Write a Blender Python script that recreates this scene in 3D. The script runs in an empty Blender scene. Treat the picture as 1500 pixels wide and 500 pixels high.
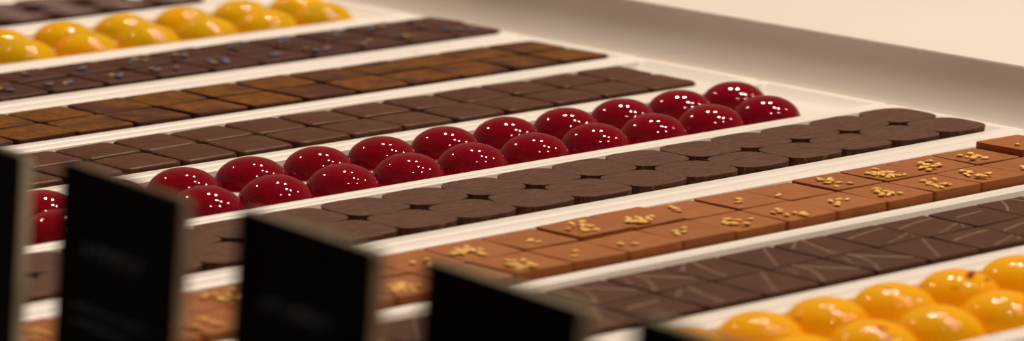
import bpy, bmesh, math, random
from mathutils import Vector, Matrix
random.seed(7)
COL = bpy.context.scene.collection
MM = 0.001
ZT = 0.0065            # height of the tops of the flat chocolates above the counter
FLOOR_Z, RIM_Z = 1.5, 5.2   # tray inside floor and rim height in mm

# ---------------------------------------------------------------- helpers
def tag(o, label, cat=None, group=None, kind=None):
    if label: o['label'] = label
    if cat: o['category'] = cat
    if group: o['group'] = group
    if kind: o['kind'] = kind
    return o

def link(name, me, parent=None):
    o = bpy.data.objects.new(name, me); COL.objects.link(o)
    if parent: o.parent = parent
    return o

def finish(bm, name, mat, sharp=40, smooth=True):
    bmesh.ops.recalc_face_normals(bm, faces=bm.faces)
    me = bpy.data.meshes.new(name); bm.to_mesh(me); bm.free()
    if smooth:
        for p in me.polygons: p.use_smooth = True
        if sharp: me.set_sharp_from_angle(angle=math.radians(sharp))
    me.materials.append(mat)
    return me

def loft(bm, rings, close_bottom=True, close_top=True):
    vr = [[bm.verts.new(p) for p in r] for r in rings]
    n = len(rings[0])
    for a, b in zip(vr, vr[1:]):
        for i in range(n):
            bm.faces.new((a[i], a[(i+1) % n], b[(i+1) % n], b[i]))
    if close_bottom: bm.faces.new(list(reversed(vr[0])))
    if close_top: bm.faces.new(vr[-1])

def outline_square(w, l, r, k=5, n=6):
    pts = []
    for q, (cx, cy) in enumerate([(w/2-r, l/2-r), (-w/2+r, l/2-r), (-w/2+r, -l/2+r), (w/2-r, -l/2+r)]):
        for j in range(k+1):
            a = math.radians(90*q + 90*j/k)
            pts.append((cx + r*math.cos(a), cy + r*math.sin(a)))
        nx, ny = [(-w/2+r, l/2), (-w/2, -l/2+r), (w/2-r, -l/2), (w/2, l/2-r)][q]
        p0 = pts[-1]
        for j in range(1, n):
            t = j/n
            pts.append((p0[0]*(1-t)+nx*t, p0[1]*(1-t)+ny*t))
    return pts

def outline_super(w, l, e, n=56):
    pts = []
    for i in range(n):
        a = 2*math.pi*i/n
        c, s = math.cos(a), math.sin(a)
        pts.append((w/2*math.copysign(abs(c)**(2/e), c), l/2*math.copysign(abs(s)**(2/e), s)))
    return pts

def prism_mesh(name, mat, out, h, bev, crown=0.15, wob=0.12, rnd=random, base_in=0.0, tilt=0.0):
    """A moulded or cut chocolate: rounded outline, bevelled top edge and a slightly crowned top."""
    bm = bmesh.new()
    R = max(abs(p[0]) for p in out)
    ph = [rnd.uniform(0, 6.28) for _ in range(4)]
    tx, ty = rnd.uniform(-tilt, tilt), rnd.uniform(-tilt, tilt)
    def ring(ins, z, lift=0):
        s = 1 - ins/R
        r = []
        for x, y in out:
            a = math.atan2(y, x)
            w = 1 + wob/R*(math.sin(3*a+ph[0]) + .7*math.sin(5*a+ph[1]))
            zz = z + (lift*(x*tx + y*ty) if lift else 0)
            r.append((x*s*w*MM, y*s*w*MM, zz*MM))
        return r
    rings = [ring(base_in+.3, 0), ring(base_in, .35), ring(base_in*.3, h*.55, .5)]
    for k in range(0, 5):
        t = k/4*math.pi/2
        rings.append(ring(bev*(1-math.cos(t)) if True else 0, h-bev+bev*math.sin(t), 1))
    for s in (.2, .45, .7, .9):
        rings.append(ring(bev+(R-bev)*s, h+crown*(1-(1-s)**2), 1))
    loft(bm, rings)
    for v in bm.verts: v.co *= 1
    return finish(bm, name, mat, 50)

def dome_mesh(name, mat, a, b, rnd=random):
    bm = bmesh.new(); n = 56; rings = []
    ph = rnd.uniform(0, 6.28)
    prof = [(.965, 0), (1.0, .03)] + [(math.cos(t)**.94, .03+.97*math.sin(t)) for t in [math.radians(d) for d in range(6, 86, 5)]] + [(.03, .9995)]
    for r, z in prof:
        rings.append([(a*MM*r*math.cos(2*math.pi*i/n)*(1+.006*math.sin(2*math.pi*2*i/n+ph)),
                       a*MM*r*math.sin(2*math.pi*i/n)*(1+.006*math.sin(2*math.pi*2*i/n+ph)), b*MM*z) for i in range(n)])
    loft(bm, rings)
    return finish(bm, name, mat, 60)

def box(bm, x0, x1, y0, y1, z0, z1):
    v = [bm.verts.new((x, y, z)) for x in (x0, x1) for y in (y0, y1) for z in (z0, z1)]
    for f in [(0,1,3,2), (4,6,7,5), (0,4,5,1), (2,3,7,6), (0,2,6,4), (1,5,7,3)]:
        bm.faces.new([v[i] for i in f])

# ---------------------------------------------------------------- materials
def srgb(r, g, b):
    f = lambda c: (c/255/12.92) if c/255 <= .04045 else ((c/255+.055)/1.055)**2.4
    return (f(r), f(g), f(b), 1)

class M:
    def __init__(s, name, rough=.5, spec=.5, coat=0, coat_rough=.05):
        s.m = bpy.data.materials.new(name); s.m.use_nodes = True
        s.n = s.m.node_tree.nodes; s.l = s.m.node_tree.links
        s.b = s.n['Principled BSDF']
        s.b.inputs['Roughness'].default_value = rough
        s.b.inputs['Specular IOR Level'].default_value = spec
        s.b.inputs['Coat Weight'].default_value = coat
        s.b.inputs['Coat Roughness'].default_value = coat_rough
        s.tc = s.n.new('ShaderNodeTexCoord'); s.oi = s.n.new('ShaderNodeObjectInfo')
    def vec(s, scale=(1,1,1), rot=(0,0,0), rand=True):
        mp = s.n.new('ShaderNodeMapping'); mp.inputs['Scale'].default_value = scale; mp.inputs['Rotation'].default_value = rot
        s.l.new(s.tc.outputs['Object'], mp.inputs['Vector'])
        if rand:
            mu = s.n.new('ShaderNodeMath'); mu.operation = 'MULTIPLY'; mu.inputs[1].default_value = 37.
            s.l.new(s.oi.outputs['Random'], mu.inputs[0])
            cb = s.n.new('ShaderNodeCombineXYZ')
            for i in range(3): s.l.new(mu.outputs[0], cb.inputs[i])
            s.l.new(cb.outputs[0], mp.inputs['Location'])
        return mp.outputs[0]
    def noise(s, vec, scale, detail=3, rough=.5):
        n = s.n.new('ShaderNodeTexNoise'); n.inputs['Scale'].default_value = scale
        n.inputs['Detail'].default_value = detail; n.inputs['Roughness'].default_value = rough
        s.l.new(vec, n.inputs['Vector']); return n.outputs['Fac']
    def ramp(s, fac, stops):
        r = s.n.new('ShaderNodeValToRGB'); s.l.new(fac, r.inputs[0])
        e = r.color_ramp.elements
        while len(e) < len(stops): e.new(.5)
        for el, (p, c) in zip(e, stops): el.position = p; el.color = c
        return r.outputs[0]
    def mix(s, fac, a, b, mode='MIX'):
        x = s.n.new('ShaderNodeMix'); x.data_type = 'RGBA'; x.blend_type = mode
        for k, v in ((0, fac), (6, a), (7, b)):
            if hasattr(v, 'links') or hasattr(v, 'is_linked'): s.l.new(v, x.inputs[k])
            else: x.inputs[k].default_value = v
        return x.outputs[2]
    def math(s, op, a, b=0):
        x = s.n.new('ShaderNodeMath'); x.operation = op
        for k, v in ((0, a), (1, b)):
            if hasattr(v, 'is_linked'): s.l.new(v, x.inputs[k])
            else: x.inputs[k].default_value = v
        return x.outputs[0]
    def bump(s, h, strength, dist):
        b = s.n.new('ShaderNodeBump'); b.inputs['Strength'].default_value = strength; b.inputs['Distance'].default_value = dist
        s.l.new(h, b.inputs['Height']); s.l.new(b.outputs[0], s.b.inputs['Normal'])
    def color(s, c):
        if hasattr(c, 'is_linked'): s.l.new(c, s.b.inputs['Base Color'])
        else: s.b.inputs['Base Color'].default_value = c
        return s

def choc(name, dark, light, rough=.42, streak=None):
    m = M(name, rough, .12)
    v = m.vec()
    f = m.noise(v, 160, 4, .6)
    c = m.ramp(f, [(.3, dark), (.75, light)])
    per = m.math('MULTIPLY_ADD', m.oi.outputs['Random'], .16); per.node.inputs[2].default_value = .92
    hs = m.n.new('ShaderNodeHueSaturation'); m.l.new(per, hs.inputs['Value']); m.l.new(c, hs.inputs['Color'])
    m.color(hs.outputs[0])
    m.bump(m.noise(v, 420, 3), .15, .0004)
    return m

plain = choc('plain_dark_chocolate', srgb(82,49,31), srgb(95,59,39), .36)
petalc = choc('violet_dark_chocolate', srgb(70,38,28), srgb(84,50,38))
milk = choc('milk_chocolate', srgb(156,94,48), srgb(168,104,56), .5)
stripe = choc('striped_dark_chocolate', srgb(74,43,27), srgb(88,54,35))
ringc = choc('ringed_dark_chocolate', srgb(66,42,36), srgb(84,58,50), .4)

cocoa = M('cocoa_dusted_chocolate', .75, .12)
v = cocoa.vec(); f = cocoa.noise(v, 230, 5, .7); g = cocoa.noise(v, 60, 2)
dust = cocoa.ramp(f, [(.32, srgb(84,46,14)), (.52, srgb(112,68,12)), (.7, srgb(134,84,18))])
geo = cocoa.n.new('ShaderNodeNewGeometry'); sx = cocoa.n.new('ShaderNodeSeparateXYZ'); cocoa.l.new(geo.outputs['Normal'], sx.inputs[0])
top = cocoa.ramp(sx.outputs[2], [(.55, (0,0,0,1)), (.95, (1,1,1,1))])
amt = cocoa.ramp(cocoa.math('ADD', g, cocoa.math('MULTIPLY', cocoa.oi.outputs['Random'], .32)), [(.44, (0,0,0,1)), (.64, (1,1,1,1))])
cocoa.color(cocoa.mix(cocoa.math('MULTIPLY', top, amt), srgb(76,42,28), dust)); cocoa.bump(f, .5, .0005)

cut = M('cut_round_chocolate', .6, .18)
v = cut.vec((1, 7, 1), (0, 0, .75)); f = cut.noise(v, 110, 4, .6)
v2 = cut.vec(); g = cut.noise(v2, 500, 3, .7)
thin = cut.vec((1, 9, 1), (0, 0, .35)); th = cut.noise(thin, 90, 1)
ln = cut.ramp(th, [(.60, (0,0,0,1)), (.62, (.5,.5,.5,1)), (.64, (0,0,0,1))])
cut.color(cut.mix(ln, cut.ramp(cut.math('ADD', cut.math('MULTIPLY', f, .6), cut.math('MULTIPLY', g, .4)), [(.36, srgb(66,36,20)), (.62, srgb(98,60,37))]), srgb(160,118,80)))
cut.bump(cut.math('ADD', f, cut.math('MULTIPLY', g, .5)), .8, .001)

red = M('glossy_red_cocoa_butter', .35, .0, 1, .035)
v = red.vec(); f = red.noise(v, 900, 2)
red.color(red.ramp(f, [(.3, srgb(122,0,18)), (.62, srgb(138,2,24)), (.78, srgb(152,12,32))]))


def splash(name, a, b, c, spots):
    m = M(name, .5, .02, .5, .035)
    v = m.vec(); f = m.noise(v, 55, 2); g = m.noise(v, 190, 3, .6)
    base = m.ramp(f, [(.36, a), (.55, b), (.74, c)])
    if spots:
        sp = m.ramp(m.noise(v, 130, 2, .6), [(.67, (0,0,0,1)), (.72, (1,1,1,1))])
        base = m.mix(sp, base, srgb(196,70,10))
    m.color(base)
    return m
yellow = splash('yellow_orange_cocoa_butter', srgb(216,168,0), srgb(236,180,0), srgb(255,158,0), False)
orange = splash('orange_cocoa_butter', srgb(255,182,0), srgb(255,186,0), srgb(255,160,0), True)

white = M('white_tray_plastic', .35, .4)
v = white.vec(rand=False); f = white.noise(v, 12, 3)
white.color(white.ramp(f, [(.3, srgb(241,234,226)), (.7, srgb(247,241,234))]))
cream = M('cream_laminate', .5, .35)
v = cream.vec(rand=False); f = cream.noise(v, 6, 3)
cream.color(cream.ramp(f, [(.3, srgb(229,221,210)), (.7, srgb(235,227,217))]))

seedm = M('toasted_sesame', .5, .4); f = seedm.noise(seedm.vec(), 900, 2)
seedm.color(seedm.ramp(f, [(.3, srgb(230,170,66)), (.7, srgb(250,206,112))]))
driz = M('caramel_coloured_drizzle', .5, .4); f = driz.noise(driz.vec(), 300, 2)
driz.color(driz.ramp(f, [(.3, srgb(104,76,54)), (.7, srgb(146,114,82))]))
ringm = M('pale_chocolate_ring', .45, .4); f = ringm.noise(ringm.vec(), 300, 2)
ringm.color(ringm.ramp(f, [(.3, srgb(116,92,84)), (.7, srgb(140,116,106))]))
violet = M('violet_petal', .6, .3); f = violet.noise(violet.vec(), 400, 2)
violet.color(violet.ramp(f, [(.35, srgb(70,66,84)), (.65, srgb(128,120,138))]))
strawm = M('dried_yellow_petal', .6, .3); f = strawm.noise(strawm.vec(), 400, 2)
strawm.color(strawm.ramp(f, [(.35, srgb(146,116,70)), (.65, srgb(186,160,112))]))
rosem = M('dried_rose_flake', .6, .3); f = rosem.noise(rosem.vec(), 400, 2)
rosem.color(rosem.ramp(f, [(.35, srgb(150,4,50)), (.65, srgb(196,14,76))]))
black = M('black_card', .7, .02); f = black.noise(black.vec(rand=False), 60, 2)
black.color(black.ramp(f, [(.3, srgb(4,4,5)), (.7, srgb(7,7,8))]))
inkm = M('grey_printed_lettering', .6, .2); f = inkm.noise(inkm.vec(rand=False), 200, 2)
inkm.color(inkm.ramp(f, [(.3, srgb(48,48,48)), (.7, srgb(66,66,66))]))
acryl = M('dark_stand_plastic', .35, .4); f = acryl.noise(acryl.vec(rand=False), 60, 2)
acryl.color(acryl.ramp(f, [(.3, srgb(16,16,18)), (.7, srgb(24,24,26))]))

clear = M('tinted_acrylic', .35, .05); clear.b.inputs['Transmission Weight'].default_value = 1; clear.b.inputs['IOR'].default_value = 1.08
f = clear.noise(clear.vec(rand=False), 30, 1); clear.color(clear.ramp(f, [(.3, (.34,.31,.23,1)), (.7, (.38,.35,.26,1))]))

# ---------------------------------------------------------------- camera
C0 = Vector((-819.478, -972.575, 257.381 + 6.5))*MM
pitch, roll, yaw = 0.1996805, -0.0022222, 0.8706223
fw = Vector((math.cos(pitch)*math.cos(yaw), math.cos(pitch)*math.sin(yaw), -math.sin(pitch)))
rt = Vector((math.sin(yaw), -math.cos(yaw), 0)); up = rt.cross(fw)
r2 = rt*math.cos(roll) + up*math.sin(roll); u2 = -rt*math.sin(roll) + up*math.cos(roll)
FPX = 5193.52
cam = bpy.data.objects.new('camera', bpy.data.cameras.new('camera')); COL.objects.link(cam)
Mx = Matrix((r2, u2, -fw)).transposed().to_4x4(); Mx.translation = C0; cam.matrix_world = Mx
cam.data.sensor_width = 36; cam.data.lens = FPX/1500*36
cam.data.clip_start = .02; cam.data.clip_end = 50
cam.data.dof.use_dof = True; cam.data.dof.focus_distance = 1.305
cam.data.dof.aperture_fstop = 12.0; cam.data.dof.aperture_ratio = .68
bpy.context.scene.camera = cam

def proj(x, y, z):                       # millimetres -> pixel of the 1500 x 500 frame, to know which pieces the photo shows
    d = Vector((x, y, z))*MM - C0
    return 750 + FPX*d.dot(r2)/d.dot(fw), 250 - FPX*d.dot(u2)/d.dot(fw)

# ---------------------------------------------------------------- display counter
XW, HW = 229.5, 25.3
counter = tag(bpy.data.objects.new('display_counter', None), 'cream display counter with a raised ledge, carrying all the white chocolate trays', 'counter'); COL.objects.link(counter)
def extrude_profile(name, pts, y0, y1, mat, sharp=35):
    bm = bmesh.new(); N = 24
    ys = [y0+(y1-y0)*k/N for k in range(N+1)]
    loft(bm, [[(x*MM, y*MM, z*MM) for x, z in pts] for y in ys])
    return link(name, finish(bm, name, mat, sharp), counter)
XC = 213.
cove = [(XC, 0)] + [(XC + .3 + 36.5*(math.sin(t)-math.sin(.62)), 36.5*(math.cos(.62)-math.cos(t))) for t in [.62+(1.43-.62)*k/20 for k in range(21)]]
extrude_profile('counter_top', [(-480, -20), (XC, -20), (XC, 0), (-480, 0)], -620, 1100, cream.m)
extrude_profile('curved_upstand', [(XC+.02, -20), (XW-.02, -20), (XW-.02, HW-.6), (XW-.9, HW-.6)] + list(reversed(cove[1:])) + [(XC+.02, 0)], -620, 1100, cream.m)
extrude_profile('raised_ledge', [(XW, -20), (1100, -20), (1100, HW), (XW-.4, HW), (XW-.9, HW-.2), (XW-1, HW-.55), (XW, HW-.58)], -620, 1100, cream.m)

# ---------------------------------------------------------------- trays
PITCH = 75.75
def tray_mesh(L0, L1, yo0, yo1, yi0, yi1):
    """Shallow moulded tray: outer skirt, flat rounded rim, sloping inner wall, flat inside floor (y given round the tray middle)."""
    bm = bmesh.new()
    hx = (L1-L0)/2
    def ring(e, f, r, z, inner=False):
        a, b = (yi0-f, yi1+f) if inner else (yo0+f, yo1-f)
        c, h = (a+b)/2, (b-a)/2
        return [(x*MM, (y+c)*MM, z*MM) for x, y in outline_square(2*(hx-e), 2*h, r, 5, 8)]
    rings = [ring(1.4, 1.4, 2, 0), ring(.5, .5, 2.4, RIM_Z-.8), ring(.1, .1, 2.5, RIM_Z-.35), ring(.5, .5, 2.3, RIM_Z),
             ring(2.5, 2.4, 2.6, RIM_Z+.1), ring(4.6, .5, 2.4, RIM_Z, 1), ring(5, .1, 2.2, RIM_Z-.3, 1), ring(9, -.1, 2, FLOOR_Z+.8, 1), ring(12, -.3, 1.6, FLOOR_Z, 1)]
    loft(bm, rings)
    return finish(bm, 'serving_tray', white.m, 45)
TR = {2:('ringed dark round chocolates', 455-21.), 3:('yellow and orange glossy domes', 360.), 4:('dark squares with violet petals', 303.5-21), 5:('cocoa-dusted dark squares', 221-15.),
      6:('plain smooth dark squares', 145.4-21), 6.5:('dark red glossy domes', 47.8), 7:('matte rounded-square dark chocolates', -1.9-22),
      8:('milk chocolate squares with sesame', -79.5-20.5), 9:('striped dark squares', -151.5-20.5), 10:('orange domes with red specks', -246.)}
order = [10, 9, 8, 7, 6.5, 6, 5, 4, 3, 2]
FR = {10: -277.7, 9: -201.9, 8: -134.5, 7: -56.0, 6.5: 13.7, 6: 91.6, 5: 166.9, 4: 249., 3: 325.8, 2: 414.}     # inner front edge of each tray
WW = {3: 64., 6.5: 62.5}
for i, k in enumerate(order):
    y0, y1 = FR[k], FR[k] + WW.get(k, 60.5)
    lo = (FR[order[i-1]]+WW.get(order[i-1], 60.5) + y0)/2 + .3 if i else y0-8
    hi = (y1 + FR[order[i+1]])/2 - .3 if i < len(order)-1 else y1+8
    m = (lo+hi)/2
    o = link('serving_tray', tray_mesh(-300, 208, lo-m, hi-m, y0-m, y1-m))
    o.location = (-46*MM, m*MM, 0.00002)
    tag(o, 'long shallow white tray holding the row of ' + TR[k][0], 'tray', 'white chocolate trays side by side')
TC = {k: FR[k] + 30.2 for k in order}

# ---------------------------------------------------------------- chocolates
ORD = ['rightmost', 'second', 'third', 'fourth', 'fifth', 'sixth', 'seventh', 'eighth', 'ninth', 'tenth', 'eleventh', 'twelfth', 'thirteenth', 'fourteenth', 'fifteenth', 'sixteenth', 'seventeenth', 'eighteenth', 'nineteenth', 'twentieth']
def where(n, side):
    i, tot, inside = n
    if not inside: return 'just past the left edge in the %s line' % side
    if i == 0: return 'rightmost in the %s line' % side
    if i == tot-1: return 'leftmost in the %s line' % side
    if i <= tot//2: return '%s from right in the %s line' % (ORD[i], side)
    return '%s from left in the %s line' % (ORD[tot-1-i], side)
def visible(x, y, hw=14, ml=70, mr=0):
    ps = [proj(x+a, y+b, 6.5) for a in (-hw, hw) for b in (-hw, hw)]
    xs = [p[0] for p in ps]; ys = [p[1] for p in ps]
    return max(xs) > -ml and min(xs) < 1500+mr-3 and max(ys) > 2 and min(ys) < 498

def place(name, me, x, y, z, rz, label, group, parent_ready=None, tilt=(0, 0)):
    o = link(name, me); o.location = (x*MM, y*MM, z*MM); o.rotation_euler = (tilt[0], tilt[1], rz)
    tag(o, label, 'chocolate', group)
    return o

def variants(n, fn): return [fn(random.Random(100+i)) for i in range(n)]
def sq(mat, w, l, h, bev, r, **k): return lambda rnd: prism_mesh('chocolate_square', mat.m, outline_square(w*rnd.uniform(.985, 1.0), l*rnd.uniform(.985, 1.0), r), h, bev, rnd=rnd, **k)

PZ = FLOOR_Z + .04
def rows(spec):
    """positions of the two lines of a tray: list of (side, n, x, y) counted from the right end"""
    out = []
    for side, y in (('back', spec['y'][0]), ('front', spec['y'][1])):
        x = spec['x1'][0 if side == 'back' else 1]; run = []
        while x > -290:
            if visible(x, y): run.append((x, y))
            x -= spec['p']
        ins = [visible(a, b, 10, -4) for a, b in run]; tot = sum(ins)
        out += [(side, (i, tot, k), a, b) for i, ((a, b), k) in enumerate(zip(run, ins))]
    return out

# row 6: plain squares
V = variants(6, sq(plain, 24.7, 25.4, 5.0, 1.3, 2.6, crown=.45, tilt=.02))
for s, n, x, y in rows(dict(y=(145.2-13.1, 145.2-39.3), x1=(180.8-12.9, 180.8-12.9), p=26.1)):
    place('chocolate_square', random.choice(V), x+random.uniform(-.55, .55), y+random.uniform(-.2, .2), PZ, random.uniform(-.045, .045),
          'plain smooth dark square, ' + where(n, s), 'plain dark squares behind the red domes')
# row 5: cocoa dusted
V = variants(6, sq(cocoa, 26.2, 26.0, 5.0, .8, 2.0, crown=.25, tilt=.022))
for s, n, x, y in rows(dict(y=(220.8-13.4, 220.8-40.2), x1=(198-13.8, 198-13.8), p=27.7)):
    place('chocolate_square', random.choice(V), x+random.uniform(-.6, .6), y+random.uniform(-.2, .2), PZ, random.uniform(-.035, .035),
          'cocoa-dusted dark square, ' + where(n, s), 'cocoa dusted dark squares')
# row 4: squares with petals
def petal_mesh(mat, s, rnd):
    bm = bmesh.new(); n = 10; rings = []
    o1 = [(math.cos(2*math.pi*i/n)*s*(1+.25*math.sin(3*i+rnd.random()*6)), math.sin(2*math.pi*i/n)*s*.5) for i in range(n)]
    for z, k in ((0, .7), (.3, 1), (.8, .95), (1.3, .55)):
        rings.append([(x*k*MM, y*k*MM, (z+.10*x*x)*MM) for x, y in o1])
    loft(bm, rings)
    return finish(bm, 'petal_flake', mat.m, 60)
PM = [petal_mesh(violet, 2.4, random.Random(i)) for i in range(3)] + [petal_mesh(strawm, 2.1, random.Random(9+i)) for i in range(2)]
V = variants(6, sq(petalc, 25.7, 26.0, 5.0, .9, 2.0, crown=.3, tilt=.024))
for s, n, x, y in rows(dict(y=(303.4-13.4, 303.4-40.4), x1=(206-13.5, 206-13.5), p=27.0)):
    o = place('chocolate_square', random.choice(V), x+random.uniform(-.6, .6), y+random.uniform(-.2, .2), PZ, random.uniform(-.035, .035),
          'dark square sprinkled with petals, ' + where(n, s), 'dark squares with violet petals')
    for k in range(random.choice((2, 3, 3, 4))):
        cx, cy = -5, -5
        p = link('petal_flake', random.choice(PM), o)
        p.location = ((cx+random.uniform(-5, 6))*MM, (cy+random.uniform(-4, 6))*MM, 5.1*MM); p.rotation_euler = (random.uniform(-.2, .2), random.uniform(-.2, .2), random.uniform(0, 6.28))
# red domes
V = variants(3, lambda rnd: dome_mesh('chocolate_dome', red.m, 13.9, 10.2, rnd))
for s, n, x, y in rows(dict(y=(60.6, 28.6), x1=(169.8, 157.0), p=30.4)):
    place('chocolate_dome', random.choice(V), x+random.uniform(-.3, .3), y+random.uniform(-.3, .3), PZ, random.uniform(0, 6.28),
          'glossy dark red dome, ' + where(n, s), 'glossy dark red domes')
# row 7: matte rounded squares
V = variants(6, lambda rnd: prism_mesh('rounded_chocolate', cut.m, outline_super(27.1, 26.6, 3.3*rnd.uniform(.93, 1.08)), 5.0, .14, 0.05, .12, rnd, base_in=.8, tilt=.008))
for s, n, x, y in rows(dict(y=(-1.6-13.2, -1.6-39.8), x1=(174.+13.3, 174.+13.3), p=26.7)):
    place('rounded_chocolate', random.choice(V), x+random.uniform(-.5, .5), y+random.uniform(-.1, .15), PZ, random.uniform(-.035, .035)+random.choice((0, math.pi)),
          'matte dark rounded square, ' + where(n, s), 'matte dark rounded squares')
# row 8: milk squares with sesame
def seed_mesh():
    bm = bmesh.new(); n = 10; rings = []
    for t in [math.pi*k/8 for k in range(9)]:
        u = -math.cos(t); r = max(.02, math.sin(t))*(.62 + .28*(-u))
        rings.append([(u*1.75*MM, r*1.65*math.cos(2*math.pi*i/n)*MM, (.6 + .85*r*math.sin(2*math.pi*i/n))*MM) for i in range(n)])
    loft(bm, rings)
    return finish(bm, 'sesame_seed', seedm.m, 60)
SEED = seed_mesh()
V = variants(6, sq(milk, 23.6, 23.8, 6.1, .3, .9, crown=.08, tilt=.02))
CNT = {('back', i): c for i, c in enumerate((2, 9, 12, 14, 8, 1, 2, 3, 12, 9, 2, 12))}
CNT.update({('front', i): c for i, c in enumerate((3, 6, 10, 10, 9, 5, 7, 9, 4, 2, 2))})
DZ8 = {('back', 0): 2.4, ('back', 8): 1.0, ('back', 9): 1.1, ('back', 3): .5, ('back', 4): .5, ('front', 3): .4, ('front', 8): .3}
for s, n, x, y in rows(dict(y=(-133.2+36.6, -133.2+12.2), x1=(167.9, 192.1), p=24.2)):
    dz = DZ8.get((s, n[0]), random.uniform(0, .35))
    word = 'raised milk chocolate square with sesame, ' if (s, n[0]) == ('back', 0) else 'milk chocolate square with sesame, '
    tl = (0, 0)
    o = place('chocolate_square', random.choice(V), x+random.uniform(-.2, .2), y+random.uniform(-.12, .12), PZ+dz, random.uniform(-.02, .02),
          word + where(n, s), 'milk chocolate squares with sesame', tilt=tl)
    c = CNT.get((s, n[0]), random.choice((4, 7, 9, 12)))
    pts = []
    cx, cy = random.uniform(-6, -3.5), random.uniform(-5, -2.5)
    for k in range(c):
        for _ in range(60):
            px, py = random.gauss(cx, 2.9), random.gauss(cy, 3.1)
            if max(abs(px), abs(py)) < 10.6 and all((px-a)**2+(py-b)**2 > 2.0**2 for a, b in pts): break
        pts.append((px, py))
        sd = link('sesame_seed', SEED, o)
        sd.location = (px*MM, py*MM, (6.12+(.5 if random.random() < .2 else 0))*MM); sd.rotation_euler = (random.uniform(-.25, .25), random.uniform(-.15, .15), random.uniform(0, 6.28))
        k_ = random.uniform(.85, 1.08); sd.scale = (k_, k_, k_)
# row 9: striped squares
def tube_strip(bm, pts, r, h, z):
    for a, b in zip(pts, pts[1:]): pass
    rings = []
    for i, p in enumerate(pts):
        q = pts[min(i+1, len(pts)-1)]; p0 = pts[max(i-1, 0)]
        d = Vector((q[0]-p0[0], q[1]-p0[1])).normalized(); nx, ny = -d.y, d.x
        k = .35 if i in (0, len(pts)-1) else 1
        rings.append([((p[0]+nx*r*k*math.cos(a))*MM, (p[1]+ny*r*k*math.cos(a))*MM, (z+h*k*math.sin(a))*MM) for a in [2*math.pi*j/8 for j in range(8)]])
    loft(bm, rings)
def drizzle(rnd, half=11.5):
    """a few thin, slightly bent threads fanning over the top"""
    bm = bmesh.new(); n = rnd.choice((3, 4, 5)); a0 = rnd.uniform(0, math.pi)
    fx, fy = 30*math.cos(a0)+rnd.uniform(-4, 4), 30*math.sin(a0)+rnd.uniform(-4, 4)
    for k in range(n):
        a = a0 + math.pi + (k-(n-1)/2)*rnd.uniform(.16, .3)+rnd.uniform(-.05, .05); bend = rnd.uniform(-.045, .045)
        run = []
        for j in range(120):
            t = j*.55; x = fx + t*math.cos(a+bend*t*.5); y = fy + t*math.sin(a+bend*t*.5)
            if max(abs(x), abs(y)) < half: run.append((x, y))
        if len(run) > 5: tube_strip(bm, run, rnd.uniform(.28, .48), .2, 5.02)
    if not bm.verts: tube_strip(bm, [(-8+i, 2+.1*i) for i in range(16)], .4, .22, 5.02)
    return finish(bm, 'drizzle', driz.m, 60)
DR = [drizzle(random.Random(40+i)) for i in range(9)]
V = variants(6, sq(stripe, 23.8, 24.1, 5.0, .35, .9, crown=.04, tilt=0))
for s, n, x, y in rows(dict(y=(-201.2+37.3, -201.2+12.5), x1=(33.3+24.75*4.5, 33.3+24.75*4.5), p=24.75)):
    o = place('chocolate_square', random.choice(V), x+random.uniform(-.3, .3), y+random.uniform(-.1, .1), PZ, random.uniform(-.025, .025),
          'dark square with pale drizzle, ' + where(n, s), 'drizzled dark squares')
    link('drizzle', random.choice(DR), o)
# row 10: orange domes
V = variants(3, lambda rnd: dome_mesh('chocolate_dome', orange.m, 14.0, 10.2, rnd))
FL = petal_mesh(rosem, 2.2, random.Random(3))
for s, n, x, y in rows(dict(y=(-232.3, -261.8), x1=(16.5+28.9, 5.5+28.9), p=28.9)):
    o = place('chocolate_dome', random.choice(V), x+random.uniform(-.3, .3), y+random.uniform(-.3, .3), PZ, random.uniform(0, 6.28),
          'shiny orange dome, ' + where(n, s), 'shiny orange domes in front')
    if abs(x+9) < 8 and s == 'back':
        o['label'] = 'shiny orange dome topped with a crimson flake, in the back line'
        o.rotation_euler = (0, 0, 0)
        fl = link('rose_flake', FL, o); fl.location = (-.5*MM, -5.2*MM, 9.3*MM); fl.rotation_euler = (.35, 0, .4)
        fl = link('rose_flake', FL, o); fl.location = (3.4*MM, -8.2*MM, 7.7*MM); fl.rotation_euler = (.8, 0, 1.9); fl.scale = (.6, .6, .6)
# row 3: yellow domes
V = variants(3, lambda rnd: dome_mesh('chocolate_dome', yellow.m, 14.6, 10.2, rnd))
for s, n, x, y in rows(dict(y=(373.2, 341.2), x1=(48.4+33.1*4, 172.), p=33.1)):
    place('chocolate_dome', random.choice(V), x+random.uniform(-.4, .4), y+random.uniform(-.1, .1), PZ, random.uniform(0, 6.28),
          'shiny yellow dome, ' + where(n, s), 'shiny yellow and orange domes at the back')
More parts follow.
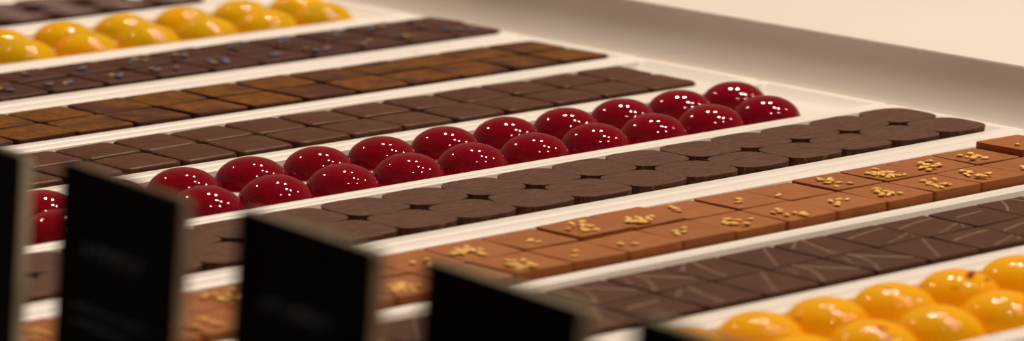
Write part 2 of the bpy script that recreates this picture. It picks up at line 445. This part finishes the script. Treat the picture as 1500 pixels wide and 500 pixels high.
# row 2: ringed rounds
def ring_mesh():
    bm = bmesh.new()
    for rr in (4.2, 7.2, 10.2):
        pts = [(rr*1.05*math.cos(2*math.pi*j/40), rr*.95*math.sin(2*math.pi*j/40)) for j in range(40)]
        rings = []
        for i, p in enumerate(pts):
            d = Vector(p).normalized()
            rings.append([((p[0]+d.x*.55*math.cos(a))*MM, (p[1]+d.y*.55*math.cos(a))*MM, (5.15+.25*math.sin(a))*MM) for a in [2*math.pi*j/8 for j in range(8)]])
        rings.append(rings[0]); loft(bm, rings, False, False)
    bmesh.ops.remove_doubles(bm, verts=bm.verts, dist=1e-7)
    return finish(bm, 'raised_rings', ringm.m, 60)
RG = ring_mesh()
V = variants(3, lambda rnd: prism_mesh('round_chocolate', ringc.m, outline_super(28.8, 27.6, 2.6), 5.0, .9, .15, .08, rnd))
for s, n, x, y in rows(dict(y=(457., 429.2), x1=(180, 176), p=29.0)):
    o = place('round_chocolate', random.choice(V), x+random.uniform(-.3, .3), y, PZ, random.uniform(-.1, .1),
          'round dark chocolate with pale rings, ' + where(n, s), 'ringed round dark chocolates')
    link('raised_rings', RG, o)
# a loose petal crumb on the white rim in front of the violet squares
o = link('petal_crumb', petal_mesh(strawm, 1.5, random.Random(5))); o.location = (140*MM, (TC[5]+34.5)*MM, 4.1*MM)
tag(o, 'tiny yellowish crumb on the white rim before the petal-topped squares', 'crumb')

# ---------------------------------------------------------------- price cards
PX, PY, PW, PH = -333., -293.3, 59.5, 86.
def card(dy, which, n):
    root = bpy.data.objects.new('price_card', None); COL.objects.link(root)
    lean = math.radians(5)
    root.location = ((PX - PH*math.tan(lean))*MM, (PY+dy)*MM, 0.0001); root.rotation_euler = (0, 0, math.radians(-5))
    tag(root, which, 'price card', 'black price cards in a line at the tray ends')
    # local frame: -y runs along the card, z up, leaning to +x
    sh = lambda z: z*math.tan(lean)
    bm = bmesh.new()
    out = outline_square(PW, PH-1, 1.2, 3, 3)
    loft(bm, [[((sh(v+PH/2+.5)+t)*MM, (u-PW/2)*MM, (v+PH/2+.5)*MM) for u, v in out] for t in (-.6, -.45, .45, .6)])
    link('card_panel', finish(bm, 'card_panel', black.m, 40), root)
    bm = bmesh.new(); out = outline_square(PW+.6, PH, 1.6, 3, 3)
    loft(bm, [[((sh(v+PH/2)+t)*MM, (u-PW/2)*MM, (v+PH/2)*MM) for u, v in out] for t in (.75, .95, 3.3, 3.5)])
    link('clear_holder', finish(bm, 'clear_holder', clear.m, 40), root)
    bm = bmesh.new(); box(bm, -6*MM, -.9*MM, -(PW-4)*MM, -4*MM, 0, 1.6*MM); box(bm, -2.4*MM, -1.0*MM, -(PW-4)*MM, -4*MM, 1.6*MM, 7*MM)
    bmesh.ops.bevel(bm, geom=bm.edges[:], offset=.3*MM, segments=2, affect='EDGES')
    link('card_stand', finish(bm, 'card_stand', acryl.m, 40), root)
    rnd = random.Random(n)
    def line(zc, h, u0, u1, name):
        bm = bmesh.new(); u = u0
        while u < u1:
            w = rnd.uniform(h*.35, h*.8)
            for (a, b, c, d) in ((u, u+w*.28, zc-h/2, zc+h/2), (u+w*.3, u+w, zc+h*.2*rnd.choice((-1, 0, 1)), zc+h*.2*rnd.choice((-1, 0, 1))+h*.25)):
                v = [bm.verts.new(((sh(z)-.66)*MM, -y*MM, z*MM)) for y, z in ((a, c), (b, c), (b, d), (a, d))]
                w_ = [bm.verts.new(((sh(z)-.58)*MM, -y*MM, z*MM)) for y, z in ((a, c), (b, c), (b, d), (a, d))]
                bm.faces.new(v); bm.faces.new(w_[::-1])
                for i in range(4): bm.faces.new((v[i], w_[i], w_[(i+1) % 4], v[(i+1) % 4]))
            u += w + h*.25
            if rnd.random() < .12: u += h*.5
        link(name, finish(bm, name, inkm.m, 0, False), root)
    line(66, 4.2, 14, 42, 'title_lettering')
    for z in (51, 47): line(z, 1.6, 10, 46 if z > 48 else 38, 'text_lettering')
    return root
card(2*PITCH-3, 'black price card cut off by the left edge of the photo', 1)
card(PITCH+1, 'black price card, second from left, before the red domes', 2)
card(0, 'black price card in the middle, before the rounded squares', 3)
card(-PITCH+4.5, 'black price card, fourth from left, before the milk chocolate squares', 4)
card(-2*PITCH+10, 'black price card at the bottom edge, before the orange domes', 5)

# ---------------------------------------------------------------- light
def lamp(d, power, h=2.4, r=.055, col=(1, .85, .69)):
    l = bpy.data.lights.new('ceiling_spot', 'POINT'); l.energy = power; l.shadow_soft_size = r; l.color = col
    o = bpy.data.objects.new('ceiling_spot', l); COL.objects.link(o)
    d = Vector(d).normalized(); o.location = Vector((.02, -.02, 0)) + d*(h/d.z)
for d, p in [((.35, .457, .82), 46), ((.47, .337, .815), 46), ((.346, -.04, .937), 36), ((.455, -.14, .88), 22), ((.70, -.155, .70), 16), ((-.013, .718, .696), 14), ((.29, -.46, .84), 20), ((-.07, -.38, .92), 12)]:
    lamp(d, p*1.85)
w = bpy.data.worlds.new('shop_interior'); bpy.context.scene.world = w; w.use_nodes = True
nt = w.node_tree; bg = nt.nodes['Background']
tc = nt.nodes.new('ShaderNodeTexCoord'); sp = nt.nodes.new('ShaderNodeSeparateXYZ'); rp = nt.nodes.new('ShaderNodeValToRGB')
nt.links.new(tc.outputs['Generated'], sp.inputs[0]); nt.links.new(sp.outputs[2], rp.inputs[0]); nt.links.new(rp.outputs[0], bg.inputs[0])
e = rp.color_ramp.elements
e[0].position = 0.0; e[0].color = (.36, .24, .19, 1); e[1].position = .9; e[1].color = (.16, .11, .10, 1)
x = e.new(.25); x.color = (.42, .28, .225, 1)
bg.inputs[1].default_value = .4

sc = bpy.context.scene
sc.view_settings.view_transform = 'Standard'; sc.view_settings.look = 'None'; sc.view_settings.exposure = 0; sc.view_settings.gamma = 1
sc.view_settings.use_curve_mapping = False
